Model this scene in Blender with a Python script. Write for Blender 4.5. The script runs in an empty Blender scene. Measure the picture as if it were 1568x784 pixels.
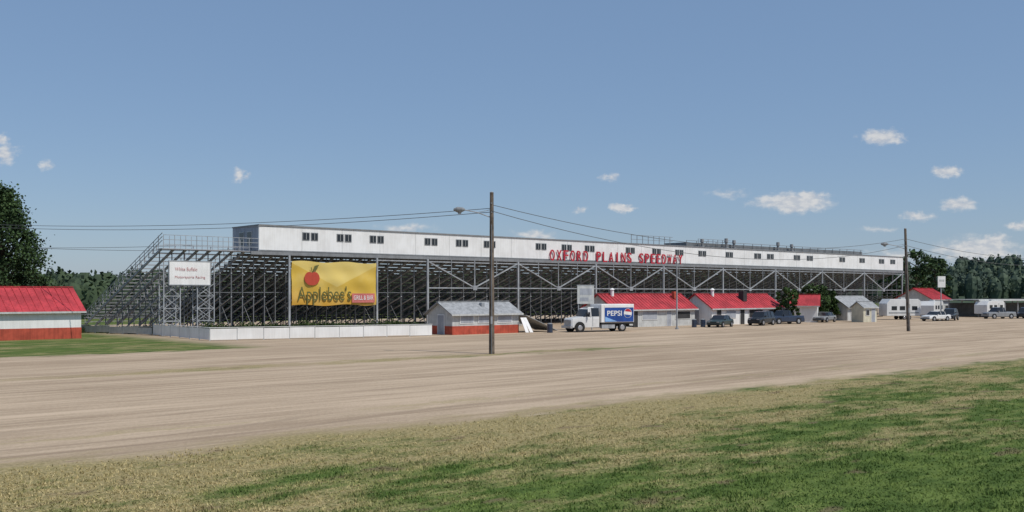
import bpy, math, random
import numpy as np
from mathutils import Vector, Matrix
random.seed(7); rng=np.random.default_rng(7)
scene=bpy.context.scene
C,S_=.7530,.6580
A=math.atan2(S_,C)
def W(s,w,z=0.0): return Vector((s*C-w*S_, s*S_+w*C, z))

# ---------------------------------------------------------------- node helpers
class NT:
    def __init__(s,nt): s.nt=nt; s.n=nt.nodes; s.l=nt.links
    def new(s,t): return s.n.new(t)
    def put(s,sock,v):
        if isinstance(v,bpy.types.NodeSocket): s.l.new(v,sock)
        else: sock.default_value=v
    def math(s,op,a,b=0.0,c=None,clamp=False):
        n=s.new('ShaderNodeMath'); n.operation=op; n.use_clamp=clamp
        s.put(n.inputs[0],a); s.put(n.inputs[1],b)
        if c is not None: s.put(n.inputs[2],c)
        return n.outputs[0]
    def vmath(s,op,a,b=(0,0,0)):
        n=s.new('ShaderNodeVectorMath'); n.operation=op
        s.put(n.inputs[0],a); s.put(n.inputs[1],b)
        return n.outputs['Value'] if op in('LENGTH','DOT_PRODUCT') else n.outputs[0]
    def noise(s,vec,scale,detail=3,rough=.55):
        n=s.new('ShaderNodeTexNoise'); s.put(n.inputs['Vector'],vec)
        n.inputs['Scale'].default_value=scale; n.inputs['Detail'].default_value=detail; n.inputs['Roughness'].default_value=rough
        return n.outputs[0]
    def step(s,x,a,b,lo=0.,hi=1.):
        n=s.new('ShaderNodeMapRange'); n.interpolation_type='SMOOTHSTEP'
        s.put(n.inputs[0],x); n.inputs[1].default_value=a; n.inputs[2].default_value=b
        n.inputs[3].default_value=lo; n.inputs[4].default_value=hi
        return n.outputs[0]
    def mix(s,f,a,b):
        n=s.new('ShaderNodeMix'); n.data_type='RGBA'
        s.put(n.inputs[0],f)
        for i,v in((6,a),(7,b)):
            if not isinstance(v,bpy.types.NodeSocket): v=(*v,1)
            s.put(n.inputs[i],v)
        return n.outputs[2]
    def bump(s,h,strength,dist):
        n=s.new('ShaderNodeBump'); n.inputs['Strength'].default_value=strength; n.inputs['Distance'].default_value=dist
        s.put(n.inputs['Height'],h); return n.outputs[0]
def newmat(name):
    m=bpy.data.materials.new(name); m.use_nodes=True
    t=NT(m.node_tree); b=m.node_tree.nodes['Principled BSDF']
    return m,t,b
def mat(name,col,rough=.7,var=.18,scale=1.5,metal=0.,bump=0.,dirt=None,spec=.3):
    m,t,b=newmat(name)
    g=t.new('ShaderNodeNewGeometry').outputs['Position']
    n1=t.noise(g,scale,2); n2=t.noise(t.vmath('MULTIPLY',g,(6,6,.5)),1.0,2)
    f=t.math('ADD',t.math('MULTIPLY',n1,.6),t.math('MULTIPLY',n2,.4))
    f=t.step(f,.35,.65)
    d=dirt or tuple(c*(1-2*var) for c in col)
    hi=tuple(min(1,c*(1+var*.4)) for c in col)
    t.put(b.inputs['Base Color'],t.mix(f,d if dirt is None else tuple(c*(1-.3)+x*.3 for c,x in zip(col,dirt)),hi))
    b.inputs['Roughness'].default_value=rough; b.inputs['Metallic'].default_value=metal
    b.inputs['Specular IOR Level'].default_value=spec
    if bump: t.put(b.inputs['Normal'],t.bump(t.noise(g,scale*12,3),bump,.02))
    return m

M={}
M['white']=mat('white_paint',(.80,.80,.79),.6,.05,.6,dirt=(.50,.48,.45))
M['wallgrey']=mat('grey_siding',(.36,.38,.42),.7,.1)
M['trim']=mat('grey_trim',(.24,.25,.26),.6,.1)
M['galv']=mat('galvanised_steel',(.38,.40,.42),.55,.14,1.2,metal=.1)
M['galvd']=mat('weathered_steel',(.17,.18,.19),.7,.15,1.2)
M['stringer']=mat('steel_stringer',(.42,.44,.46),.6,.18,1.2)
M['deck']=mat('deck_planks',(.20,.21,.215),.8,.2,.8)
M['alum']=mat('aluminium_plank',(.38,.38,.40),.5,.1)
M['glass']=mat('dark_glass',(.02,.023,.028),.15,.1,1,spec=.6)
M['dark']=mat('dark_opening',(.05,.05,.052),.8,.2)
M['redletter']=mat('red_letter_paint',(.48,.03,.05),.45,.08)
M['redroof']=mat('red_metal_roof',(.48,.05,.06),.6,.18,.7)
M['redband']=mat('orange_red_paint',(.46,.085,.05),.6,.16)
M['greyroof']=mat('grey_shingles',(.33,.34,.35),.9,.15,2)
M['cream']=mat('cream_paint',(.62,.58,.45),.7,.08)
M['lightwall']=mat('light_grey_siding',(.52,.53,.52),.7,.1)
M['wood']=mat('weathered_wood',(.17,.135,.105),.85,.3,2.5,bump=.5)
M['bark']=mat('bark',(.09,.07,.05),.9,.3,3,bump=.5)
M['rubber']=mat('rubber',(.025,.025,.026),.8,.1)
M['chrome']=mat('hub_metal',(.5,.5,.52),.3,.05,1,metal=.7)
M['wire']=mat('cable',(.12,.125,.13),.6,.05)
M['carblack']=mat('black_car_paint',(.03,.033,.038),.25,.1,1,spec=.6)
M['carblue']=mat('dark_blue_car_paint',(.03,.045,.08),.25,.1,1,spec=.6)
M['cargrey']=mat('grey_car_paint',(.25,.26,.27),.3,.1,1,spec=.6)
M['carwhite']=mat('white_car_paint',(.70,.70,.69),.3,.06,1,spec=.6)
M['cargreen']=mat('dark_green_car_paint',(.035,.055,.05),.3,.1,1,spec=.6)
M['carred']=mat('red_car_paint',(.4,.03,.03),.3,.1,1,spec=.6)
M['blue']=mat('blue_vinyl',(.025,.075,.30),.4,.12,1)
M['ltblue']=mat('light_blue_vinyl',(.25,.45,.75),.4,.08,1)
M['tarp']=mat('grey_tarp',(.36,.37,.37),.8,.15,1)
M['concrete']=mat('concrete',(.38,.36,.33),.9,.15,2)
M['apple']=mat('printed_red',(.48,.07,.04),.6,.05)
M['leafprint']=mat('printed_green',(.13,.13,.04),.6,.05)
M['pink']=mat('printed_pink',(.60,.18,.16),.6,.1)
M['greytext']=mat('faded_red_print',(.55,.32,.32),.6,.05)

def foliage(name,dk,lt,scale=.8):
    m,t,b=newmat(name)
    g=t.new('ShaderNodeNewGeometry').outputs['Position']
    f=t.math('ADD',t.math('MULTIPLY',t.noise(g,scale,2),.6),t.math('MULTIPLY',t.noise(g,scale*5,1),.4))
    t.put(b.inputs['Base Color'],t.mix(t.step(f,.36,.64),dk,lt))
    b.inputs['Roughness'].default_value=.7; b.inputs['Specular IOR Level'].default_value=.15
    return m
M['leaf']=foliage('tree_foliage',(.022,.042,.014),(.07,.12,.035))
M['leafdk']=foliage('conifer_foliage',(.018,.036,.016),(.065,.11,.038))
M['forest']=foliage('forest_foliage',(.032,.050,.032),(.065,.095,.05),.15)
M['foresthaze']=foliage('hazed_forest_foliage',(.045,.068,.052),(.075,.105,.066),.08)  # distance haze put into the leaf colours, paler and bluer than the nearer treeline
M['bush']=foliage('bush_foliage',(.025,.042,.014),(.06,.09,.025),.6)

# ---------------------------------------------------------------- mesh builder
class MB:
    def __init__(s): s.v=[]; s.f=[]; s.m=[]
    def add(s,v,f,mi=0):
        o=len(s.v); s.v+= [tuple(p) for p in v]; s.f+=[tuple(i+o for i in q) for q in f]; s.m+=[mi]*len(f)
    def box(s,x0,x1,y0,y1,z0,z1,mi=0):
        v=[(x0,y0,z0),(x1,y0,z0),(x1,y1,z0),(x0,y1,z0),(x0,y0,z1),(x1,y0,z1),(x1,y1,z1),(x0,y1,z1)]
        s.add(v,[(0,3,2,1),(4,5,6,7),(0,1,5,4),(1,2,6,5),(2,3,7,6),(3,0,4,7)],mi)
    def beam(s,p,q,w,h=None,mi=0):
        h=h or w; p=Vector(p); q=Vector(q); d=(q-p).normalized()
        up=Vector((0,0,1)) if abs(d.z)<.95 else Vector((0,1,0))
        a=d.cross(up).normalized()*w/2; b=a.cross(d).normalized()*h/2
        v=[p-a-b,p+a-b,p+a+b,p-a+b,q-a-b,q+a-b,q+a+b,q-a+b]
        s.add(v,[(0,3,2,1),(4,5,6,7),(0,1,5,4),(1,2,6,5),(2,3,7,6),(3,0,4,7)],mi)
    def cyl(s,p,q,r1,r2=None,mi=0,seg=12):
        r2=r1 if r2 is None else r2; p=Vector(p); q=Vector(q); d=(q-p).normalized()
        up=Vector((0,0,1)) if abs(d.z)<.95 else Vector((0,1,0))
        a=d.cross(up).normalized(); b=a.cross(d).normalized(); v=[]
        for c,r in((p,r1),(q,r2)):
            for i in range(seg):
                t=2*math.pi*i/seg; v.append(c+a*math.cos(t)*r+b*math.sin(t)*r)
        f=[(i,(i+1)%seg,seg+(i+1)%seg,seg+i) for i in range(seg)]
        f+=[tuple(range(seg))[::-1],tuple(range(seg,2*seg))]
        s.add(v,f,mi)
    def slab(s,pts,th,mi=0):
        n=len(pts); P=[Vector(p) for p in pts]; nn=(P[1]-P[0]).cross(P[2]-P[0]).normalized()*th
        v=P+[p+nn for p in P]
        s.add(v,[tuple(range(n))[::-1],tuple(range(n,2*n))]+[(i,(i+1)%n,n+(i+1)%n,n+i) for i in range(n)],mi)
    def obj(s,name,mats,parent=None,loc=None,rot=0,bevel=0,smooth=False):
        me=bpy.data.meshes.new(name); me.from_pydata(s.v,[],s.f)
        for k in mats: me.materials.append(M[k] if isinstance(k,str) else k)
        me.polygons.foreach_set('material_index',s.m)
        if smooth: me.polygons.foreach_set('use_smooth',[True]*len(s.f))
        me.update()
        import bmesh
        bm=bmesh.new(); bm.from_mesh(me); bmesh.ops.recalc_face_normals(bm,faces=bm.faces); bm.to_mesh(me); bm.free()
        o=bpy.data.objects.new(name,me); scene.collection.objects.link(o)
        if parent: o.parent=parent
        if loc is not None: o.location=loc
        o.rotation_euler=(0,0,rot)
        if bevel:
            b=o.modifiers.new('bevel','BEVEL'); b.width=bevel; b.segments=2; b.limit_method='ANGLE'
        return o
def empty(name,loc,rot=0):
    e=bpy.data.objects.new(name,None); scene.collection.objects.link(e); e.location=loc; e.rotation_euler=(0,0,rot); return e
def npmesh(name,v,f,mt,parent=None,n=4):
    me=bpy.data.meshes.new(name)
    me.vertices.add(len(v)); me.vertices.foreach_set('co',v.astype(np.float32).ravel())
    k=len(f); me.loops.add(k*n); me.loops.foreach_set('vertex_index',f.astype(np.int32).ravel())
    me.polygons.add(k); me.polygons.foreach_set('loop_start',np.arange(0,k*n,n,dtype=np.int32))
    me.update(calc_edges=True); me.materials.append(mt)
    o=bpy.data.objects.new(name,me); scene.collection.objects.link(o)
    if parent: o.parent=parent
    return o
def leafquads(c,size):
    n=len(c); a=rng.normal(size=(n,3)); a/=np.linalg.norm(a,axis=1)[:,None]
    b=np.cross(a,rng.normal(size=(n,3))); b/=np.linalg.norm(b,axis=1)[:,None]
    a=a*size[:,None]*.5; b=b*size[:,None]*.36
    v=np.stack([c-a,c-b*1.0+a*.1,c+a,c+b],1).reshape(-1,3)
    return v,np.arange(4*n).reshape(n,4)
def textmesh(name,body,size,m,parent,loc,width=None,extrude=.03,offset=0.,space=1.):
    cu=bpy.data.curves.new(name,'FONT'); cu.body=body; cu.size=size; cu.extrude=extrude; cu.offset=offset; cu.space_character=space
    t=bpy.data.objects.new('tmp',cu); scene.collection.objects.link(t)
    bpy.context.view_layer.update()
    me=bpy.data.meshes.new_from_object(t.evaluated_get(bpy.context.evaluated_depsgraph_get()))
    bpy.data.objects.remove(t)
    xs=[v.co.x for v in me.vertices]; x0,x1=min(xs),max(xs)
    k=(width/(x1-x0)) if width else 1
    for v in me.vertices: v.co.x=(v.co.x-x0)*k
    me.materials.clear(); me.materials.append(M[m])
    o=bpy.data.objects.new(name,me); scene.collection.objects.link(o)
    o.parent=parent; o.location=loc; o.rotation_euler=(math.pi/2,0,0); return o

# ---------------------------------------------------------------- ground materials
def groundcoords(t):
    g=t.new('ShaderNodeNewGeometry').outputs['Position']
    s=t.vmath('DOT_PRODUCT',g,(C,S_,0)); w=t.vmath('DOT_PRODUCT',g,(-S_,C,0))
    cb=t.new('ShaderNodeCombineXYZ'); t.put(cb.inputs[0],s); t.put(cb.inputs[1],w)
    return g,s,w,cb.outputs[0]
def grasscol(t,g,s,w,sw,bright=1.):
    big=t.noise(t.vmath('MULTIPLY',sw,(.12,.34,1)),1.,4,.6)
    med=t.noise(t.vmath('MULTIPLY',sw,(.6,1.5,1)),1.,3,.65)
    fine=t.noise(g,9,3,.7)
    dry=t.math('MULTIPLY',t.step(w,11,25),t.step(s,12,58,1.,.38))
    dry=t.math('MULTIPLY',dry,t.step(w,58,66,1.,.2))
    x=t.math('ADD',t.math('MULTIPLY',dry,.44),t.math('ADD',t.math('MULTIPLY',big,1.15),t.math('MULTIPLY',med,.70)))
    x=t.math('ADD',x,t.math('MULTIPLY',fine,.26))
    f=t.step(x,1.06,1.42)
    b=bright
    gr=t.mix(t.step(med,.35,.65),(.060*b,.098*b,.022*b),(.115*b,.160*b,.040*b))
    dr=t.mix(t.step(fine,.35,.65),(.20*b,.170*b,.075*b),(.37*b,.30*b,.155*b))
    c=t.mix(f,gr,dr)
    bare=t.step(t.noise(t.vmath('MULTIPLY',sw,(.5,1.1,1)),.9,2,.5),.63,.71)
    c=t.mix(t.math('MULTIPLY',bare,.6),c,(.17,.12,.08))
    return c,fine
m,t,b=newmat('grass_ground'); g,s,w,sw=groundcoords(t)
c,fine=grasscol(t,g,s,w,sw); t.put(b.inputs['Base Color'],c); b.inputs['Roughness'].default_value=.95; b.inputs['Specular IOR Level'].default_value=.1
t.put(b.inputs['Normal'],t.bump(t.noise(g,6,3,.7),.8,.08)); M['grass']=m
m,t,b=newmat('grass_blades'); g,s,w,sw=groundcoords(t)
c,fine=grasscol(t,g,s,w,sw,1.45); t.put(b.inputs['Base Color'],c); b.inputs['Roughness'].default_value=.8; b.inputs['Specular IOR Level'].default_value=.15
M['blades']=m
m,t,b=newmat('packed_dirt'); g,s,w,sw=groundcoords(t)
gc,fine=grasscol(t,g,s,w,sw)
n1=t.noise(t.vmath('MULTIPLY',sw,(.03,.45,1)),1.,4,.6); n2=t.noise(t.vmath('MULTIPLY',sw,(.16,2.2,1)),1.,4,.65); n3=t.noise(g,7,3,.7)
n4=t.noise(t.vmath('MULTIPLY',sw,(.05,.08,1)),1.,3,.5)
f=t.math('ADD',t.math('ADD',t.math('MULTIPLY',n1,.38),t.math('MULTIPLY',n2,.35)),t.math('ADD',t.math('MULTIPLY',n3,.2),t.math('MULTIPLY',n4,.17)))
dc=t.mix(t.step(f,.42,.68),(.30,.225,.155),(.53,.415,.30))
wob=t.math('MULTIPLY',t.math('SUBTRACT',t.noise(t.vmath('MULTIPLY',sw,(.02,.05,1)),1.,2),.5),14.)
tr=t.math('ABSOLUTE',t.math('SINE',t.math('MULTIPLY',t.math('ADD',w,wob),1.9)))
trk=t.math('MULTIPLY',t.step(tr,.90,.985),t.step(t.noise(t.vmath('MULTIPLY',sw,(.04,.3,1)),1.,3),.45,.6))
dc=t.mix(t.math('MULTIPLY',trk,.5),dc,(.27,.205,.145))
peb=t.step(t.noise(g,14,2,.6),.60,.72)
dc=t.mix(t.math('MULTIPLY',peb,.3),dc,(.18,.14,.10))
edge=t.noise(t.vmath('MULTIPLY',sw,(.25,.6,1)),1.,4,.7)
we=t.math('ADD',w,t.math('MULTIPLY',t.math('SUBTRACT',edge,.5),6.))
m_near=t.step(we,23.4,26.0)
left=t.math('MULTIPLY',t.step(we,66.3,67.6),t.step(t.math('ADD',s,t.math('MULTIPLY',edge,4)),33,38,1.,0.))
strip=t.math('MULTIPLY',t.step(t.math('ABSOLUTE',t.math('SUBTRACT',we,49.6)),.3,1.4,1.,0.),t.math('MULTIPLY',t.step(s,6,20),t.step(s,50,62,1.,0.)))
strip=t.math('MULTIPLY',strip,t.step(n2,.32,.50))
strip2=t.math('MULTIPLY',t.step(t.math('ABSOLUTE',t.math('SUBTRACT',we,28.6)),.1,.8,.6,0.),t.step(n2,.45,.6))
gm=t.math('MAXIMUM',t.math('MAXIMUM',t.math('SUBTRACT',1.,m_near),left),t.math('MULTIPLY',t.math('MAXIMUM',strip,strip2),.85),clamp=True)
t.put(b.inputs['Base Color'],t.mix(gm,dc,gc)); b.inputs['Roughness'].default_value=.95; b.inputs['Specular IOR Level'].default_value=.1
t.put(b.inputs['Normal'],t.bump(t.math('ADD',n3,t.math('MULTIPLY',n2,.8)),.6,.07)); M['dirt']=m

q=MB(); q.add([(-2500,-600,0),(2500,-600,0),(2500,3500,0),(-2500,3500,0)],[(0,1,2,3)]); q.obj('ground',['grass'])
q=MB(); q.add([W(-160,20,.004),W(420,20,.004),W(420,150,.004),W(-160,118,.004)],[(0,1,2,3)]); q.obj('dirt_road',['dirt'])
# grass blades
N=95000
Y=15.5*np.exp(rng.random(N)*math.log(60/15.5)); X=(rng.random(N)*1.4-.7)*Y
wv=-S_*X+C*Y; clump=np.sin(X*1.7+np.sin(Y*1.3)*2)*np.sin(Y*2.1+np.sin(X*.9)*2)
keep=(wv<24.4-abs(rng.normal(size=N))*1.2); X,Y,clump=X[keep],Y[keep],clump[keep]; n=len(X)
V=[];
for k in range(3):
    x=X+rng.normal(size=n)*.04; y=Y+rng.normal(size=n)*.04; h=(.020+.045*rng.random(n))*(1+.45*clump)
    a=rng.random(n)*math.pi; wd=.009+.010*rng.random(n)
    dx,dy=np.cos(a)*wd,np.sin(a)*wd; z0=np.zeros(n)
    V.append(np.stack([np.stack([x-dx,y-dy,z0],1),np.stack([x+dx,y+dy,z0],1),np.stack([x+rng.normal(size=n)*.03,y+rng.normal(size=n)*.03,h],1)],1))
V=np.concatenate(V).reshape(-1,3); npmesh('grass',V,np.arange(len(V)).reshape(-1,3),M['blades'],n=3)

# ---------------------------------------------------------------- grandstand
gs=empty('grandstand',(-25.8,100,0),A)
LEN=134.; X0=-9.9
zt=lambda y: 8.3-(y-1)*.352
q=MB(); x=X0; i=0
while x<=LEN+.1:
    q.beam((x,.6,zt(.6)-.15),(x,22.8,zt(22.8)-.15),.14,.22,0)
    for y in(1,6,11,16): q.beam((x,y,0),(x,y,zt(y)-.25),.08,.08,1)
    q.beam((x,.9,zt(1)-2.2),(x,16,zt(16)-2.2),.10,.10,0)
    q.beam((x,.9,zt(1)-4.6),(x,10,zt(10)-4.6),.10,.10,0)
    if i%2==0: q.beam((x,1,.3),(x,6,zt(6)-.6),.05,.05,1)
    if i%4==0 and x<LEN-4:
        for y in(6,): 
            q.beam((x,y,.3),(x+1.83*2,y,zt(y)-.5),.05,.05,1); q.beam((x+1.83*2,y,.3),(x,y,zt(y)-.5),.05,.05,1)
    x+=1.83 if x>14 else 1.22; i+=1
for y in(1,6,11,16):
    for z in(zt(y)-.35,zt(y)*.5): q.beam((X0,y+.09,z),(LEN,y+.09,z),.07,.07,1)
q.obj('support_frames',['stringer','galvd'],gs)
q=MB()
for k in range(22):
    y=1+k; z=zt(y)
    q.box(-1.5,LEN,y,y+.97,z-.05,z,0); q.box(-1.5,LEN,y+.975,y+1.0,z-.35,z-.13,0)
    q.box(-1.5,LEN,y+.55,y+.82,z+.40,z+.44,1)
    q.box(X0-.1,-1.52,y+.0,y+.5,z-.04,z,1); q.box(X0-.1,-1.52,y+.6,y+.85,z+.40,z+.44,1)
    for xx in np.arange(X0,-1.6,1.83): q.box(xx-.03,xx+.03,y+.68,y+.75,z-.1,z+.39,1)
q.box(X0-.1,-.02,0,1.0,zt(1)-.02,zt(1)+.06,1)
q.obj('seating_rows',['deck','alum'],gs)
# press box
q=MB()
q.box(0,LEN,0,6,8.45,11.0,0)
q.box(-.08,LEN+.08,-.10,6.1,11.003,11.12,1)
q.box(0.0,LEN,-.02,-.001,8.40,8.52,1)
for xx in np.arange(4.88,LEN,4.88): q.box(xx-.02,xx+.02,-.012,-.001,8.53,11.0,3)
q.box(-.03,-.001,.0,6,8.45,11.0,2)
q.box(-.06,-.031,-.02,.12,8.4,11.0,0); q.box(-.06,-.031,5.9,6.02,8.4,11.0,0)
q.obj('press_box_walls',['white','trim','wallgrey','lightwall'],gs)
q=MB()
for sx in [5.85,10,14.2,21.7,26.3,30.6,39.2,43.8,48.1,56.2,61.8,66.9,72.3,79,86.5,90,97.7,101.6,112,118.8,125.8,130]:
    for dx in(-.90,.10):
        q.box(sx+dx-.03,sx+dx+.83,-.05,-.004,9.66,10.50,2)
        q.box(sx+dx+.05,sx+dx+.75,-.075,-.051,9.74,10.42,0)
        q.box(sx+dx+.38,sx+dx+.42,-.09,-.076,9.74,10.42,1)
for y in(1.6,3.4):
    q.box(-.10,-.035,y-.08,y+.98,9.0,10.5,1); q.box(-.12,-.101,y,y+.9,9.1,10.4,0); q.box(-.135,-.121,y,y+.9,9.7,9.78,1)
q.obj('press_box_windows',['glass','lightwall','trim'],gs)
q=MB()
q.box(70,121,1.2,5.5,11.125,11.75,0)
for xx in np.arange(70,121,2.4): q.box(xx,xx+.08,1.12,1.19,11.13,12.0,1)
q.beam((70,1.15,12.03),(121,1.15,12.03),.07,.07,1)
for x0,x1 in((57,66),(72,80)):
    for xx in np.arange(x0,x1+.1,1.2): q.beam((xx,.5,11.12),(xx,.5,12.3),.06,.06,1)
    for z in(11.7,12.3): q.beam((x0,.5,z),(x1,.5,z),.05,.05,1)
for xx,h in((73,1.2),(79,1.5),(81,1.3),(93,1.4),(97,1.2)):
    q.box(xx-.25,xx+.25,.3,.8,11.125,11.3,1); q.cyl((xx,.55,11.3),(xx,.55,11.12+h*.6),.16,.22,1,8); q.cyl((xx,.55,11.12+h*.6),(xx,.55,11.12+h),.30,.26,1,8)
q.obj('roof_platform',['galvd','trim'],gs)
# back posts, trusses
q=MB()
q.beam((-1,-.15,8.18),(LEN,-.15,8.18),.18,.35,1)
q.beam((14,-.2,7.75),(LEN,-.2,7.75),.10,.12,0)
bays=[21,35,49,63,77,91,105,119,133]
for a in bays:
    q.beam((a,-.3,0),(a,-.3,8.0),.22,.22,0); q.box(a-.35,a+.35,-.65,.05,0,.25,2)
for a,b_ in zip(bays[:-1],bays[1:]):
    mid=(a+b_)/2
    q.beam((a,-.3,4.7),(b_,-.3,4.7),.13,.13,0)
    q.beam((a,-.3,7.8),(mid,-.3,4.75),.13,.13,0); q.beam((b_,-.3,7.8),(mid,-.3,4.75),.13,.13,0)
    q.beam((mid,-.3,4.7),(mid,-.3,8.0),.09,.09,0)
    q.box(mid-.3,mid+.3,-.42,-.39,4.45,5.0,0)
    for xx in(a+3.5,b_-3.5): q.beam((xx,-.28,6.2),(xx,-.28,8.),.07,.07,0)
for a in(3.2,14.0): q.beam((a,-.35,0),(a,-.35,8.0),.2,.2,0)
q.obj('back_trusses',['galv','trim','concrete'],gs)
q=MB()
for xx in np.arange(X0,-.4,1.1): q.beam((xx,.02,zt(1)),(xx,.02,zt(1)+1.35),.05,.05,0); q.beam((xx,1.3,zt(1)),(xx,1.3,zt(1)+1.35),.04,.04,0)
for z in(.45,.9,1.35): q.beam((X0,.02,zt(1)+z),(-.1,.02,zt(1)+z),.05,.05,0)
for y in np.arange(1,22.5,1.2): q.beam((X0-.1,y,zt(y)),(X0-.1,y,zt(y)+1.2),.05,.05,0)
for z in(.5,.85,1.2): q.beam((X0-.1,.0,zt(.0)+z),(X0-.1,22.5,zt(22.5)+z),.05,.05,0)
for y in np.arange(1,6,1.2): q.beam((-1.6,y,zt(y)),(-1.6,y,zt(y)+1.2),.04,.04,0)
q.obj('railings',['galv'],gs)
tx='OXFORD PLAINS SPEEDWAY'
for i,ch in enumerate(tx):
    if ch!=' ': textmesh('letter_'+ch.lower(),ch,2.0,'redletter',gs,(40.6+i*1.235+(.25 if ch=='I' else 0),-.2,8.34),width=.84 if ch!='I' else .26,extrude=.05,offset=.012)

# banner (hung on the posts)
bn=empty('advertising_banner',(-25.8,100,0),A)
m,t,b=newmat('banner_print'); tc=t.new('ShaderNodeTexCoord').outputs['Object']; sx=t.new('ShaderNodeSeparateXYZ'); t.put(sx.inputs[0],tc)
xn=t.math('DIVIDE',t.math('SUBTRACT',sx.outputs[0],3.4),10.4); zn=t.math('DIVIDE',t.math('SUBTRACT',sx.outputs[2],2.8),4.6)
tri=t.step(t.math('SUBTRACT',zn,t.math('ADD',.42,t.math('MULTIPLY',t.math('ABSOLUTE',t.math('SUBTRACT',xn,.52)),1.05))),-.015,.015)
low=t.step(t.math('ADD',zn,t.math('MULTIPLY',xn,.25)),.15,.55)
nz=t.noise(tc,.5,3)
c=t.mix(low,(.60,.33,.04),(.62,.41,.055)); c=t.mix(t.math('MULTIPLY',tri,.9),c,(.72,.55,.16)); c=t.mix(t.math('MULTIPLY',t.step(nz,.4,.7),.3),c,(.66,.54,.22))
t.put(b.inputs['Base Color'],c); b.inputs['Roughness'].default_value=.6; M['banner']=m
q=MB(); nx,nz_=40,16
vs=[(3.4+10.4*i/nx,-.50-.07*math.sin(i*.5+j*.4)*math.sin(math.pi*j/nz_)-.04*math.sin(j*.9),2.8+4.6*j/nz_+.08*math.sin(math.pi*i/nx*4)*(1 if j in(0,nz_) else 0)) for j in range(nz_+1) for i in range(nx+1)]
q.add(vs,[(j*(nx+1)+i,j*(nx+1)+i+1,(j+1)*(nx+1)+i+1,(j+1)*(nx+1)+i) for j in range(nz_) for i in range(nx)],0); q.obj('banner_sheet',['banner'],bn,smooth=True)
q=MB()
pts=[]
for i in range(36):
    a=2*math.pi*i/36; r=.78*(1+.10*abs(math.cos(a))-(.22*math.exp(-((a-math.pi/2)/.35)**2)))
    pts.append((5.7+r*math.cos(a)*1.05,-.66,5.65+r*math.sin(a)*.95))
q.slab(pts,.02,0)
q.slab([(5.75,-.66,6.35),(6.25,-.66,6.65),(6.55,-.66,7.1),(6.0,-.66,6.95)],.02,1); q.beam((5.7,-.66,6.2),(5.6,-.66,6.8),.08,.03,1)
q.box(10.6,13.5,-.68,-.63,3.05,4.05,2)
q.obj('printed_graphics',['apple','leafprint','pink','white'],bn)
textmesh('banner_text',"Applebee's",2.1,'leafprint',bn,(4.0,-.67,3.3),width=6.5,extrude=.01,offset=.0)
textmesh('banner_small_text',"GRILL & BAR",.7,'white',bn,(10.8,-.70,3.35),width=2.5,extrude=.008)
q=MB()
for xx,zz in((3.3,7.5),(13.9,7.5),(3.3,2.7),(13.9,2.7)): q.beam((xx,-.45,zz),(xx+(.3 if xx<5 else -.3),-.5,zz+(-.15 if zz>5 else .15)),.03,.03,0)
q.obj('tie_ropes',['wire'],bn)

# white sign on scaffold
sg=empty('billboard_sign',(-25.8,100,0),A)
q=MB(); q.box(-9.7,-5.7,-1.0,-.9,4.9,7.1,0)
for x0,x1,y0,z0,z1 in((-9.78,-5.62,-1.03,7.1,7.18),(-9.78,-5.62,-1.03,4.82,4.9)): q.box(x0,x1,y0,-.87,z0,z1,1)
for xx in(-9.8,-5.7): q.box(xx,xx+.08,-1.03,-.87,4.905,7.095,1)
q.obj('sign_panel',['white','galv'],sg,)
textmesh('sign_text','White Buffalo',.5,'greytext',sg,(-9.2,-1.02,6.2),width=2.2,extrude=.008); textmesh('sign_text_small','Motorsports Racing',.35,'greytext',sg,(-9.2,-1.02,5.5),width=3.0,extrude=.008)
q=MB()
for a,b_ in((-10.2,-8.6),(-6.9,-5.2)):
    for xx in(a,b_):
        for yy in(-.8,.3): q.beam((xx,yy,0),(xx,yy,7 if yy<0 else 4.8),.09,.09,0)
    for z in(0.2,1.4,2.6,3.8):
        for yy in(-.8,.3):
            q.beam((a,yy,z),(b_,yy,z),.07,.07,0); q.beam((a,yy,z),(b_,yy,z+1.2),.05,.05,0); q.beam((b_,yy,z),(a,yy,z+1.2),.05,.05,0)
        for xx in(a,b_): q.beam((xx,-.8,z),(xx,.3,z),.05,.05,0)
q.obj('scaffold_posts',['galv'],sg)

# ---------------------------------------------------------------- fence
def fence(name,pts,h,mi,top=True,step=2.4):
    q=MB()
    for (x0,y0),(x1,y1) in zip(pts[:-1],pts[1:]):
        p=Vector((x0,y0,0)); r=Vector((x1,y1,0)); L=(r-p).length; n=max(1,round(L/step)); d=(r-p)/n
        for i in range(n):
            a=p+d*i; b=a+d; u=d.normalized(); jit=random.uniform(-.03,.03)
            q.beam(a+u*.03+Vector((0,0,h/2+.05+jit)),b-u*.03+Vector((0,0,h/2+.05+jit)),.05,h-.1,0)
            q.beam(a+Vector((0,.06,0)),a+Vector((0,.06,h+.05)),.10,.10,1)
            q.beam(a+Vector((0,0,h+.07)),b+Vector((0,0,h+.07)),.12,.04,0)
    return q.obj(name,[mi,'lightwall'])
fence('white_board_fence',[(-34.6,94.5),(-25.7,83.3),(-7.6,93.2)],1.05,'white')
fence('grey_board_fence',[(-52,106),(-34.8,94.7)],.75,'lightwall')
q=MB()
for i in range(9):
    p=Vector((-60+i*3,104+i*.6,0)); q.cyl(p,p+Vector((0,0,1.8)),.03,None,0,6)
for z in(.1,.9,1.75): q.beam((-60,104,z),(-36,108.8,z),.03,.03,0)
q.obj('wire_fence',['galv'])

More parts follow.
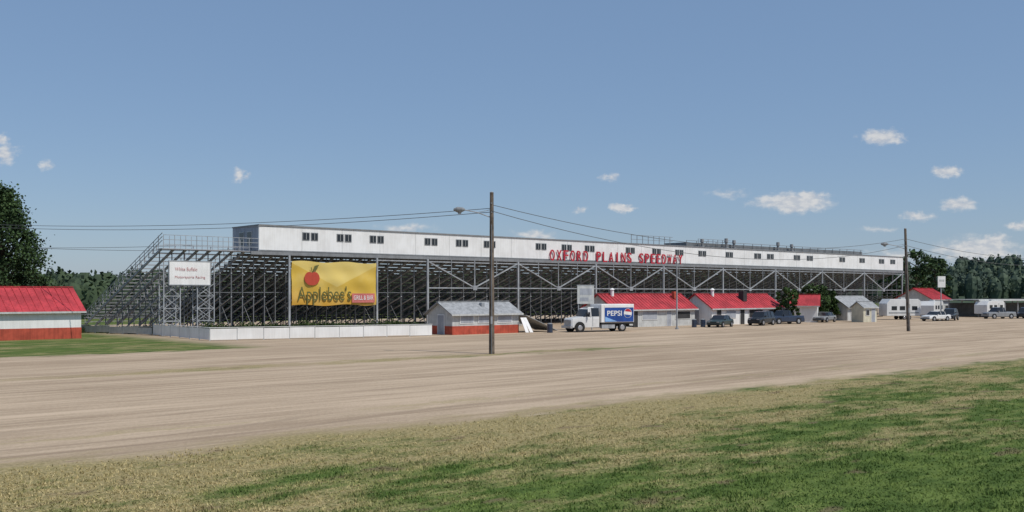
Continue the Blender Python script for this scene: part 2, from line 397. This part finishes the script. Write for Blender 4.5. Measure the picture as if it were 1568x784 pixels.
# ---------------------------------------------------------------- buildings
def building(name,X,Y,rot,L,D,eave,ridge,wall,roof,opens=(),band=None,over=.35,gable_open=(),ribs=True,band_h=.8,extras=None):
    e=empty(name,(X,Y,0),rot)
    q=MB(); q.add([(0,0,0),(L,0,0),(L,D,0),(0,D,0),(0,0,eave),(L,0,eave),(L,D,eave),(0,D,eave),(0,D/2,ridge),(L,D/2,ridge)],
        [(0,1,5,4),(2,3,7,6),(1,2,6,9,5),(3,0,4,8,7),(0,3,2,1)],0)
    if band:
        q.box(-.02,L+.02,-.02,-.002,0,band_h,1); q.box(-.02,-.002,-.001,D,0,band_h,1)
    q.obj('walls',[wall,band or wall],e)
    q=MB(); sl=(ridge-eave)/(D/2); o=over; z0=eave-o*sl+.03; z1=ridge+.03
    q.slab([(-o,-o,z0),(L+o,-o,z0),(L+o,D/2,z1),(-o,D/2,z1)],.09,0)
    q.slab([(-o,D/2+.001,z1),(L+o,D/2+.001,z1),(L+o,D+o,z0),(-o,D+o,z0)],.09,0)
    q.beam((-o,D/2,z1+.13),(L+o,D/2,z1+.13),.3,.06,0)
    if ribs:
        for xx in np.arange(-o+.05,L+o,.6): q.beam((xx,-o,z0+.11),(xx,D/2-.1,z1+.10),.05,.05,0)
    q.beam((-o,-o-.03,z0+.04),(L+o,-o-.03,z0+.04),.04,.16,1)
    q.obj('roof',[roof,'lightwall'],e)
    q=MB()
    for x0,x1,za,zb,k in opens:
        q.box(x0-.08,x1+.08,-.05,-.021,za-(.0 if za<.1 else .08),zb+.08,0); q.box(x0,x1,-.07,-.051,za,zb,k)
    for y0,y1,za,zb,k in gable_open:
        q.box(-.05,-.021,y0-.08,y1+.08,za,zb+.08,0); q.box(-.07,-.051,y0,y1,za,zb,k)
    if opens or gable_open: q.obj('openings',['white','dark','glass','wallgrey','redband','trim'],e)
    if extras:
        q=MB(); extras(q); q.obj('roof_details',['white','redband','dark','galv','tarp','carblue'],e,bevel=.01)
    return e
building('red_roof_building',-38.7-.753*16,88-.658*16,A,16,7,2.5,4.5,'white','redroof',band='redband',band_h=1.0,opens=[(1,2.2,0,2,3),(5,6.6,1.2,2.1,2)])
def ex(q):
    for i,(x,l) in enumerate(((8.75,.2),(9.35,.45))): q.slab([(x,-.9,0.02),(x+.45,-.9,.02),(x+.45-l,-.3,1.55),(x-l,-.3,1.55)],.05,0)
    q.slab([(9.6,-.1,1.75),(13.6,-.6,.1),(13.6,3,.1),(9.6,3,1.75)],.06,4)
    q.box(4.5,4.9,1.0,1.4,2.4,3.1,3)
building('concession_shed',-5.8,95.2,A,8.6,4.0,2.05,3.1,'lightwall','greyroof',band='redband',band_h=.85,ribs=False,
    opens=[(1.0,2.6,1.15,1.85,3),(3.3,5.0,1.15,1.85,3),(5.8,7.6,1.15,1.85,3)],gable_open=[(1.3,2.3,0,1.9,3)],extras=ex)
def exA(q):
    q.cyl((2,2.2,3.7),(2,2.2,4.5),.22,.22,0,10); q.cyl((2,2.2,4.5),(2,2.2,4.7),.32,.1,0,10); q.box(12.6,13.0,1.4,1.8,3.4,4.3,1)
building('red_roof_food_stand',12,115,A,15,5.2,2.2,3.9,'lightwall','redroof',opens=[(.6,2.0,.9,1.8,1),(3.2,4.1,0,2,1),(5.0,7.6,.9,1.9,3),(9.5,10.3,0,2,3),(11.2,14,.9,1.8,1)],gable_open=[(2,3,0,2,3)],extras=exA)
def exB(q):
    q.cyl((3,2.2,3.6),(3,2.2,4.5),.22,.22,0,10); q.cyl((3,2.2,4.5),(3,2.2,4.75),.34,.1,0,10); q.box(8,8.8,.9,1.7,3.0,4.4,2)
building('red_roof_food_stand',25.5,125,A,15.5,5.2,2.2,3.9,'white','redroof',opens=[(1,1.9,0,2,1),(3,5,.9,1.8,3),(6,6.9,0,2,1),(8,11,.9,1.9,1),(12.5,14.5,.9,1.8,1)],gable_open=[(2,3,0,2,3)],extras=exB)
building('white_ticket_booth',39.6,138.5,A-math.pi/2+.5,3.4,2.9,2.5,3.8,'white','redroof',gable_open=[(1.0,1.9,.0,1.9,1)],ribs=False)
building('grey_roof_shed',50,146,A,8,4.5,2.1,3.6,'lightwall','greyroof',opens=[(1,2,0,2,1),(3.5,5.5,.9,1.8,1)],ribs=False)
building('cream_ticket_booth',49.5,138,A-.25,2.6,2.2,2.1,2.8,'cream','greyroof',opens=[(.5,1.1,1.,1.7,1),(1.6,2.2,0,1.9,3)],ribs=False,over=.2)
building('red_roof_barn',75.5,176,A,7,7,3.0,4.9,'lightwall','redroof',opens=[(1,3,0,2.4,1),(5,6.5,.9,1.9,1)],gable_open=[(2,4.5,0,2.4,1)])
e=empty('open_pavilion',(80,168,0),A-.25)
q=MB(); q.box(-.4,34.4,-.4,6.4,2.9,3.05,0); q.box(-.45,34.45,-.45,-.401,2.78,3.07,0)
q.obj('roof',['lightwall'],e,bevel=.01)
q=MB()
for xx in np.arange(0,34.1,3.4):
    for yy in(0,6): q.beam((xx,yy,0),(xx,yy,2.9),.15,.15,0)
q.box(0,34,5.8,5.9,0,2.4,1); q.obj('posts',['galv','galvd'],e)

# ---------------------------------------------------------------- utility poles
def pole(X,Y,H,lamp_dir=None,arm_z=9.6,name='utility_pole',armlen=1.9,lean=0.):
    e=empty(name,(X,Y,0)); q=MB()
    q.cyl((0,0,-.05),(lean,0,H),.19,.125,0,14)
    q.obj('pole_shaft',['wood'],e,smooth=False)
    q=MB(); q.box(-.06,.06,-.22,-.15,2.0,2.5,1); q.cyl((0,-.2,0),(lean*.8,-.17,H*.8),.025,None,0,6)
    for z in(arm_z-.2,arm_z+.4): q.cyl((lean,-.2,z),(lean,.2,z),.05,None,0,8)
    q.cyl((lean,0,H),(lean,0,H+.06),.14,.05,1,10)
    q.obj('fittings',['trim','galv'],e)
    if lamp_dir is not None:
        u=Vector((math.cos(lamp_dir),math.sin(lamp_dir),0)); q=MB()
        p=[Vector((lean,0,arm_z-.55)),Vector((lean,0,arm_z-.2))+u*armlen*.5,Vector((lean,0,arm_z))+u*armlen]
        q.cyl(p[0],p[1],.035,None,0,8); q.cyl(p[1],p[2],.035,None,0,8); q.cyl((lean,0,arm_z),p[1],.02,None,0,6)
        a=p[2]
        for (d0,r0,d1,r1) in((0,.07,.15,.15),(.15,.15,.5,.19),(.5,.19,.75,.08)): q.cyl(a+u*(d0-.1),a+u*(d1-.1),r0,r1,1,12)
        q.cyl(a+u*.25-Vector((0,0,.1)),a+u*.25-Vector((0,0,.28)),.16,.10,1,12)
        q.obj('street_lamp_arm',['galv','trim'],e,smooth=False)
    return e
pole(-1.35,65.2,10.75,math.pi*.98,9.62)
pole(42.5,105,11.0,math.pi*.98,9.35,lean=-.35)
pole(-54.5,95,11.5,None)
pole(88,147,11.0,math.pi,9.4)
def wires(spans):
    cu=bpy.data.curves.new('power_lines','CURVE'); cu.dimensions='3D'; cu.bevel_depth=.022; cu.bevel_resolution=1
    for p,q_,sag in spans:
        p,q_=Vector(p),Vector(q_); sp=cu.splines.new('POLY'); n=24; sp.points.add(n)
        for i in range(n+1):
            t_=i/n; r=p.lerp(q_,t_); sp.points[i].co=(r.x,r.y,r.z-4*sag*t_*(1-t_),1)
    o=bpy.data.objects.new('power_lines',cu); scene.collection.objects.link(o); cu.materials.append(M['wire'])
wires([((-1.35,65.2,9.7),(-54.5,95,10.9),.7),((-1.35,65.2,9.45),(-54.5,95,10.7),.8),((-1.35,65.4,9.95),(42.2,105,9.9),1.9),((-1.35,65.0,9.5),(42.2,105,9.2),2.3),
  ((42.2,105,9.9),(88,147,9.9),1.3),((42.2,105,9.2),(88,147,9.2),1.5),((-54.5,95,8.6),(-31,96.5,8.8),.2),((-54.5,95,8.9),(-25.9,100,8.6),.4)])
e=empty('light_pole',(18.6,110.5,0)); q=MB(); q.cyl((0,0,0),(0,0,8.2),.10,.06,0,10); q.beam((0,0,8.1),(-.8,0,8.25),.06,.06,0); q.cyl((-.75,0,8.2),(-1.1,0,8.2),.1,.14,1,10); q.cyl((0,0,0),(0,0,.2),.2,.2,0,10); q.obj('post',['galv','trim'],e)
e=empty('notice_board',(7.3,108,0),A*.6); q=MB(); q.box(-.1,2.0,0,.08,2.9,4.9,0); q.box(-.15,2.05,-.02,.10,4.9,5.0,1)
for xx in(.1,1.8): q.beam((xx,.14,0),(xx,.14,4.9),.1,.1,1)
q.box(.2,1.7,-.012,-.002,3.9,4.6,2); q.box(.2,1.3,-.012,-.002,3.2,3.6,2); q.obj('board',['lightwall','galv','wallgrey'],e)
e=empty('white_sign',(65.8,150,0),.1); q=MB(); q.box(-.6,.6,0,.1,5.0,6.7,0); q.cyl((0,.2,0),(0,.2,6.6),.08,None,1,8); q.box(-.4,.4,-.012,-.002,5.9,6.2,2); q.obj('sign_on_post',['white','galv','lightwall'],e)

# ---------------------------------------------------------------- vehicles
def wheel(q,x,y,r,wd,side):
    q.cyl((x,y,r),(x,y+side*wd,r),r,r,0,18); q.cyl((x,y+side*wd,r),(x,y+side*(wd+.02),r),r*.6,r*.5,1,12)
PROF={'sedan':[(0,.40,.42),(.02,.50,.52),(.26,.60,.63),(.40,.63,.97),(.52,.63,1.),(.66,.63,.98),(.83,.64,.68),(.98,.62,.64),(1,.42,.44)],
'suv':[(0,.36,.38),(.02,.50,.52),(.24,.57,.60),(.36,.6,.96),(.5,.6,1.),(.75,.6,.99),(.93,.6,.95),(.985,.56,.60),(1,.38,.40)],
'pickup':[(0,.36,.38),(.02,.52,.54),(.27,.57,.60),(.36,.6,.97),(.46,.6,1.),(.58,.6,.98),(.62,.58,.60),(.98,.58,.60),(1,.38,.40)]}
def car(name,X,Y,rot,kind,paint,L=4.7,Wd=1.8,H=1.5):
    e=empty(name,(X,Y,0),rot); q=MB(); hw=Wd/2; P=PROF[kind]; rings=[]
    zb0=.26
    for u,zb,zr in P:
        tap=1-.10*(abs(u-.5)*2)**4; w_=hw*tap; rt=.74 if zr>.9 else .86
        x=(u-.5)*L; ring=[(x,-w_*.88,zb0),(x,-w_,zb0+.14),(x,-w_,zb*H*.82),(x,-w_*.95,zb*H),(x,-w_*rt,zr*H)]
        ring+= [(a,-b_,c_) for a,b_,c_ in ring[::-1]]; rings.append(ring)
    for i in range(len(P)-1):
        o=len(q.v); q.v+=rings[i]+rings[i+1]; r0,r1=P[i][2],P[i+1][2]
        cab=max(r0,r1)>.9
        for j in range(9):
            mi=0
            if cab and j in(3,5): mi=1
            if j==4 and abs(r0-r1)>.2: mi=1
            q.f.append((o+j,o+j+1,o+10+j+1,o+10+j)); q.m.append(mi)
    q.add(rings[0],[tuple(range(10))],0); q.add(rings[-1],[tuple(range(10))],0)
    q.obj('body',[paint,'glass'],e)
    q=MB(); r=.33 if kind=='sedan' else .38
    for u in(.19,.80):
        for sd in(-1,1):
            x=(u-.5)*L; q.cyl((x,sd*(hw*.93),r+.02),(x,sd*(hw+.012),r+.02),r+.07,r+.07,0,20); wheel(q,x,sd*(hw-.16),r,.19,sd)
    q.obj('wheels',['rubber','chrome'],e)
    q=MB()
    for sd in(-1,1):
        q.box(-L/2-.02,-L/2+.10,sd*hw*.62-.16,sd*hw*.62+.16,.42*H,.48*H,0); q.box(L/2-.08,L/2+.02,sd*hw*.66-.12,sd*hw*.66+.12,.42*H,.52*H,1)
        q.box(-L*.17,-L*.14,sd*hw*1.0-.10,sd*hw*1.0+.10,.62*H,.70*H,2)
        for uu in(.52,.72):
            if kind!='pickup' or uu<.6: q.beam(((uu-.5)*L,sd*hw*.965,.60*H),((uu-.5)*L,sd*hw*.765,.97*H),.07,.05,2)
    q.box(-L/2-.06,-L/2+.06,-hw*.8,hw*.8,.28,.42,3); q.box(L/2-.06,L/2+.06,-hw*.8,hw*.8,.28,.44,3); q.box(-L/2-.03,-L/2+.02,-hw*.45,hw*.45,.42*H-.05,.42*H+.03,3)
    q.obj('trim_parts',['chrome','carred',paint,'rubber'],e,bevel=.01)
    return e
# box truck (faces left)
e=empty('delivery_box_truck',(9.2,104.2,0),A*.62)
q=MB()
q.box(-.35,3.7,-1.18,1.18,.98,2.92,0); q.obj('cargo_box',['white'],e,bevel=.05)
q=MB(); q.box(.05,3.62,-1.20,-1.184,1.05,2.55,0); q.box(.05,3.62,-1.203,-1.185,2.56,2.8,1)
pts=[(2.9+.5*math.cos(a),-1.215,1.95+.5*math.sin(a)) for a in np.linspace(0,2*math.pi,28,endpoint=False)]; q.slab(pts,.006,1)
q.slab([(p[0]*.9+.29,-1.222,p[2]*.9+.195+.02) for p in pts[1:13]],.006,2)
q.slab([(p[0]*.9+.29,-1.222,p[2]*.9+.195-.02) for p in pts[15:27]],.006,3)
q.slab([(.1,-1.206,1.08),(1.6,-1.206,1.08),(.1,-1.206,1.6)],.004,4)
q.obj('side_graphics',['blue','white','redletter','blue','ltblue'],e)
textmesh('side_text','PEPSI',.75,'white',e,(.35,-1.215,1.7),width=1.8,extrude=.005,offset=.01)
q=MB()
q.box(-3.3,3.6,-.42,.42,.55,.80,0); q.box(3.62,3.75,-1.1,1.1,.45,.6,0); q.box(-.2,1.4,-1.05,-.7,.35,.8,1)
q.box(-.3,3.65,-1.1,1.1,.80,.975,0); q.obj('chassis',['rubber','galv'],e,bevel=.02)
q=MB(); st=[(-3.75,.55,1.30,1.32,.80),(-3.6,.5,1.42,1.45,.90),(-2.35,.5,1.58,1.62,1.0),(-1.85,.5,1.62,2.40,1.08),(-1.5,.5,1.62,2.52,1.08),(-.55,.5,1.62,2.52,1.08)]
rings=[]
for x,zb,zl,zr,hw in st:
    r=[(x,-hw,zb),(x,-hw,zl-.25),(x,-hw*.97,zl),(x,-hw*(.86 if zr>2 else .82),zr)]; rings.append(r+[(a,-b_,c_) for a,b_,c_ in r[::-1]])
for i in range(len(st)-1):
    o=len(q.v); q.v+=rings[i]+rings[i+1]; cab=max(st[i][3],st[i+1][3])>2
    for j in range(7):
        mi=1 if ((j==3 and abs(st[i][3]-st[i+1][3])>.5) or (cab and j in(2,4) and i in(2,4))) else 0
        q.f.append((o+j,o+j+1,o+8+j+1,o+8+j)); q.m.append(mi)
q.add(rings[0],[tuple(range(8))],0); q.add(rings[-1],[tuple(range(8))],0)
q.obj('cab',['carwhite','glass'],e)
q=MB(); q.box(-3.80,-3.751,-.5,.5,.75,1.25,1); q.box(-3.95,-3.7,-1.0,1.0,.42,.68,1)
for sd in(-1,1):
    q.box(-3.79,-3.74,sd*.66-.12,sd*.66+.12,.95,1.18,1); q.box(-1.95,-1.85,sd*1.3-.1,sd*1.3+.1,1.6,2.1,0); q.beam((-1.8,sd*1.05,1.9),(-1.9,sd*1.3,1.95),.04,.04,0)
    q.box(-1.35,-1.31,sd*1.085-.01,sd*1.085+.01,.6,1.6,2); q.beam((-1.55,sd*1.08,1.62),(-1.55,sd*.945,2.48),.09,.06,3)
q.box(-1.6,-.9,-.5,.5,2.53,2.62,3)
q.obj('cab_details',['rubber','chrome','trim','carwhite'],e)
q=MB()
for sd in(-1,1):
    q.cyl((-2.85,sd*.98,.52),(-2.85,sd*1.09,.52),.58,.58,0,20); wheel(q,-2.85,sd*.9,.46,.22,sd); wheel(q,2.3,sd*.82,.46,.28,sd)
q.obj('wheels',['rubber','chrome'],e)

cars=[('parked_car',25.2,118.5,1.0,'sedan','cargreen'),('parked_suv',31.8,124.8,.9,'suv','carblack'),('parked_pickup_truck',36.2,130.2,.45,'pickup','carblue'),
('parked_car',44.3,138.8,.9,'sedan','cargrey'),('parked_car',62.5,144.5,.5,'sedan','carwhite'),('parked_suv',66.2,148,1.0,'suv','carblack'),
('parked_pickup_truck',78.5,158,.3,'pickup','cargrey'),('parked_suv',84,160,.8,'suv','carblack')]
for n_,X,Y,r,k,p in cars: car(n_,X,Y,r,k,p,L=4.7 if k=='sedan' else 4.8 if k=='suv' else 5.5,Wd=1.85,H={'sedan':1.45,'suv':1.8,'pickup':1.85}[k])
def trailer(X,Y,rot,L,H,name='camper_trailer'):
    e=empty(name,(X,Y,0),rot); q=MB()
    prof=[(0,.6),(L,.6),(L,H-.3),(L-.4,H),(.6,H),(0,H-.7)]
    q.add([(x,0,z) for x,z in prof]+[(x,2.3,z) for x,z in prof],[tuple(range(6)),tuple(range(6,12))]+[(i,(i+1)%6,6+(i+1)%6,6+i) for i in range(6)],0)
    q.obj('shell',['carwhite'],e,bevel=.04)
    q=MB(); q.box(.3,L-.3,-.02,-.004,1.0,1.15,1)
    for x0,x1 in((.8,1.7),(2.2,3.1),(L-1.5,L-.6)): q.box(x0,x1,-.03,-.004,1.5,2.1,0)
    q.box(3.4,4.0,-.03,-.004,.7,2.4,2); q.box(L/2,L/2+.7,.8,1.5,H+.004,H+.25,2); q.beam((0,1.15,.55),(-1.2,1.15,.5),.1,.1,3)
    q.obj('windows_and_door',['glass','cargrey','lightwall','rubber'],e)
    q=MB()
    for x in(L*.52,L*.52+.8): wheel(q,x,.15,.33,.18,-1); wheel(q,x,2.15,.33,.18,1)
    q.obj('wheels',['rubber','chrome'],e); return e
trailer(57.8,151,.2,5.8,3.2); trailer(68.5,159,.9,5.5,2.8); trailer(80.5,166,.6,5.5,2.8)
for X,Y in((3.9,100.8),(21.8,117.2),(23,118)):
    e=empty('trash_barrel',(X,Y,0)); q=MB(); q.cyl((0,0,0),(0,0,.9),.29,.29,0,16)
    for z in(.05,.45,.87): q.cyl((0,0,z),(0,0,z+.03),.31,.31,0,16)
    q.cyl((0,0,.905),(0,0,1.0),.3,.15,1,16); q.obj('barrel',['carblue','trim'],e)

# ---------------------------------------------------------------- trees
def tree(name,X,Y,H,R,kind='round',nclump=60,per=110,leaf=.3,mt='leaf',zb=.15):
    e=empty(name,(X,Y,0)); q=MB()
    q.cyl((0,0,-.1),(.1,0,H*.55),H*.022+.05,H*.012,0,10); q.cyl((.1,0,H*.55),(0,.1,H*.93),H*.012,.02,0,8)
    cs=[]
    for i in range(nclump):
        u=zb+(1-zb)*((i+.5)/nclump); a=i*2.399+random.uniform(-.4,.4)
        if kind=='cone': rr=R*(1-(u-zb)/(1-zb))**.75*random.uniform(.45,1.05)+.15
        else: rr=R*math.sqrt(max(0.03,1-((u-.55)/.48)**2))*random.uniform(.35,1.08)
        p=Vector((math.cos(a)*rr,math.sin(a)*rr,H*u*.96)); cs.append((p,rr))
        if i%2==0: q.cyl((0,0,max(H*.12,p.z-rr*.6)),p,.06+.004*H,.015,0,5)
    q.obj('trunk_and_limbs',['bark'],e)
    pts=[];sz=[]
    for p,rr in cs:
        cr=R*.13+.14*random.random()*R; k=int(per*random.uniform(.6,1.3))
        d=rng.normal(size=(k,3))*np.array([cr*.55,cr*.55,cr*.34])+np.array(p); pts.append(d); sz.append(leaf*(.6+.8*rng.random(k)))
    v,f=leafquads(np.concatenate(pts),np.concatenate(sz)); npmesh('foliage',v,f,M[mt],e)
    return e
tree('tall_evergreen_tree',-49.8,95.5,14.6,5.4,'cone',150,190,.27,'leafdk',.1)
tree('tall_evergreen_tree',-56,98,12.5,4.5,'cone',90,120,.34,'leafdk',.1)
for X,Y,H,R in((37.8,134,4.8,1.7),(44,143,5.4,2.3),(47.5,147,4.6,1.8),(80,194,13,3.4),(85,197,11.5,3.2),(76.5,199,11,2.6)):
    tree('leafy_tree',X,Y,H,R,'round',36,80,.34 if H<7 else .5,'leafdk' if H>7 else 'leaf')
def forest(name,pos,mt,nl=70,leaf=1.2):
    pts=[];sz=[];e=empty(name,(0,0,0)); q=MB()
    for x,y,z,h,r in pos:
        k=nl; d=rng.normal(size=(k,3)); d/=np.linalg.norm(d,axis=1)[:,None]; rad=.72+.35*rng.random((k,1))
        cc=d*rad*np.array([r,r,h*.5])+np.array([x,y,z+h*.5]); pts.append(cc); sz.append(leaf*(.5+rng.random(k)))
        seg=7
        vs=[(x+math.cos(2*math.pi*i/seg)*r*s_*.8,y+math.sin(2*math.pi*i/seg)*r*s_*.8,z+h*zz) for zz,s_ in((0,.7),(.4,.95),(.75,.75),(.92,.3)) for i in range(seg)]
        q.add(vs,[(a*seg+i,a*seg+(i+1)%seg,(a+1)*seg+(i+1)%seg,(a+1)*seg+i) for a in range(3) for i in range(seg)],0)
    q.obj('crown_cores',[mt],e)
    v,f=leafquads(np.concatenate(pts),np.concatenate(sz)); npmesh('crown_leaves',v,f,M[mt],e)
pos=[]
for row in range(3):
    s=10
    while s<240:
        p=W(s+random.uniform(-1,1),163+row*5+random.uniform(-1.5,1.5)); h=(7.2+.016*s+random.uniform(-1.0,.8))*(1 if row else .85); pos.append((p.x,p.y,0,h,random.uniform(1.8,2.8))); s+=3.0
forest('treeline',pos,'forest',80,.8)
hf=lambda x,y: (max(0,min(1,(x-150)/90))*11+2.5)*max(0,min(1,(y-420)/90))
pos=[]
for row in range(6):
    x=-430
    while x<520:
        X=x+random.uniform(-2,2); Yy=432+row*15+random.uniform(-4,4); pos.append((X,Yy,hf(X,Yy),random.uniform(9.5,13.5),random.uniform(3.0,4.6))); x+=6
forest('distant_forest',pos,'foresthaze',90,1.3)
q=MB(); xs=list(range(-600,701,25)); ys=[415,440,470,510,560,700]
q.add([(x,y,hf(x,y)-.1) for y in ys for x in xs],[(j*len(xs)+i,j*len(xs)+i+1,(j+1)*len(xs)+i+1,(j+1)*len(xs)+i) for j in range(len(ys)-1) for i in range(len(xs)-1)],0); q.obj('hill',['foresthaze'],smooth=True)
def bushes(name,pts,leaf=.16,per=500):
    P=[];Z=[]
    for x,y,r,h in pts:
        d=rng.normal(size=(per,3)); d/=np.linalg.norm(d,axis=1)[:,None]; d[:,2]=abs(d[:,2]); rad=(.5+.55*rng.random((per,1)))
        P.append(d*rad*np.array([r,r,h])+np.array([x,y,0])); Z.append(leaf*(.6+.9*rng.random(per)))
    v,f=leafquads(np.concatenate(P),np.concatenate(Z)); return npmesh(name,v,f,M['bush'])
bl=[]
for i in range(46):
    t_=i/45; x=-29+t_*22+random.uniform(-.5,.5); y=92+t_*13+random.uniform(-1.5,1.5); bl.append((x,y,random.uniform(.8,1.5),random.uniform(.8,1.5)))
bushes('bushes',bl)
bl=[]
for i in range(30):
    bl.append((-47+i*.55+random.uniform(-.3,.3),103-i*.25+random.uniform(-1,1),random.uniform(.5,.9),random.uniform(.4,.9)))
bushes('bushes',bl)

# ---------------------------------------------------------------- world
SUN_EL=math.radians(56); SX,SY=.80,-.60
wd=bpy.data.worlds.new('World'); scene.world=wd; wd.use_nodes=True; t=NT(wd.node_tree)
bg=wd.node_tree.nodes['Background']
sky=t.new('ShaderNodeTexSky'); sky.sky_type='NISHITA'; sky.sun_disc=False; sky.sun_elevation=SUN_EL; sky.sun_rotation=math.atan2(SX,SY)
sky.air_density=1.0; sky.dust_density=.5; sky.ozone_density=2.0; sky.altitude=100
gen=t.new('ShaderNodeTexCoord').outputs['Generated']; sp=t.new('ShaderNodeSeparateXYZ'); t.put(sp.inputs[0],gen)
yy=t.math('MAXIMUM',sp.outputs[1],.02)
cb=t.new('ShaderNodeCombineXYZ'); t.put(cb.inputs[0],t.math('DIVIDE',sp.outputs[0],yy)); t.put(cb.inputs[1],t.math('DIVIDE',sp.outputs[2],yy))
uv=cb.outputs[0]
nn=t.new('ShaderNodeTexNoise'); t.put(nn.inputs['Vector'],uv); nn.inputs['Scale'].default_value=70; nn.inputs['Detail'].default_value=4; nn.inputs['Roughness'].default_value=.6
off=t.vmath('MULTIPLY',t.vmath('SUBTRACT',nn.outputs['Color'],(.5,.5,.5)),(.035,.014,0))
uvw=t.vmath('ADD',uv,off)
cl=[(1352,209,44,16,1.1),(1452,262,32,12,1.0),(1215,310,74,19,1.15),(1240,300,30,12,1.05),(1466,313,36,14,.9),(1498,384,84,28,1.0),(1520,372,36,16,1.05),(953,320,22,9,1.1),(363,268,14,13,.75),(6,235,26,24,.85),(3,212,16,12,.8),(72,255,15,10,.55),(935,271,20,9,.65),(1405,331,34,10,.75),(620,349,55,9,.7),(820,359,50,9,.7),(1562,345,26,9,.8),(1115,298,40,10,.4),(888,322,15,7,.6),(1375,392,60,15,.6),(1350,352,40,7,.4)]
acc=None
for px,py,a,b_,wt in cl:
    u0,v0=(px-784)/1500,(450-py)/1500
    dlt=t.vmath('MULTIPLY',t.vmath('SUBTRACT',uvw,(u0,v0,0)),(1500/a,1500/b_,0))
    val=t.math('MULTIPLY',t.math('SUBTRACT',1.,t.vmath('LENGTH',dlt)),wt)
    acc=val if acc is None else t.math('MAXIMUM',acc,val)
n2=t.noise(t.vmath('MULTIPLY',uv,(1,2,1)),95,3,.55)
mask=t.step(t.math('ADD',acc,t.math('MULTIPLY',t.math('SUBTRACT',n2,.5),.6)),.0,.72)
mask=t.math('MULTIPLY',mask,t.step(sp.outputs[1],.1,.3))
tint=t.mix(.62,sky.outputs[0],(1.55,2.50,4.15))
ccol=t.mix(t.step(n2,.35,.65),(4.6,4.8,5.2),(6.2,6.1,6.0))
t.put(bg.inputs[0],t.mix(t.math('MULTIPLY',mask,.82),tint,ccol)); bg.inputs[1].default_value=.115
sun=bpy.data.lights.new('sun','SUN'); sun.energy=3.5; sun.angle=math.radians(.5); sun.color=(1,.955,.88)
so=bpy.data.objects.new('sun',sun); scene.collection.objects.link(so)
dv=Vector((SX*math.cos(SUN_EL),SY*math.cos(SUN_EL),math.sin(SUN_EL))); so.rotation_euler=dv.to_track_quat('Z','Y').to_euler(); so.location=(0,-20,60)
cam=bpy.data.cameras.new('camera'); co=bpy.data.objects.new('camera',cam); scene.collection.objects.link(co)
co.location=(0,0,4); co.rotation_euler=(math.pi/2,0,0); cam.lens=34.44; cam.sensor_width=36; cam.shift_y=.037; cam.clip_end=6000; cam.clip_start=.1
scene.camera=co
scene.view_settings.view_transform='Standard'; scene.view_settings.look='None'; scene.view_settings.exposure=0
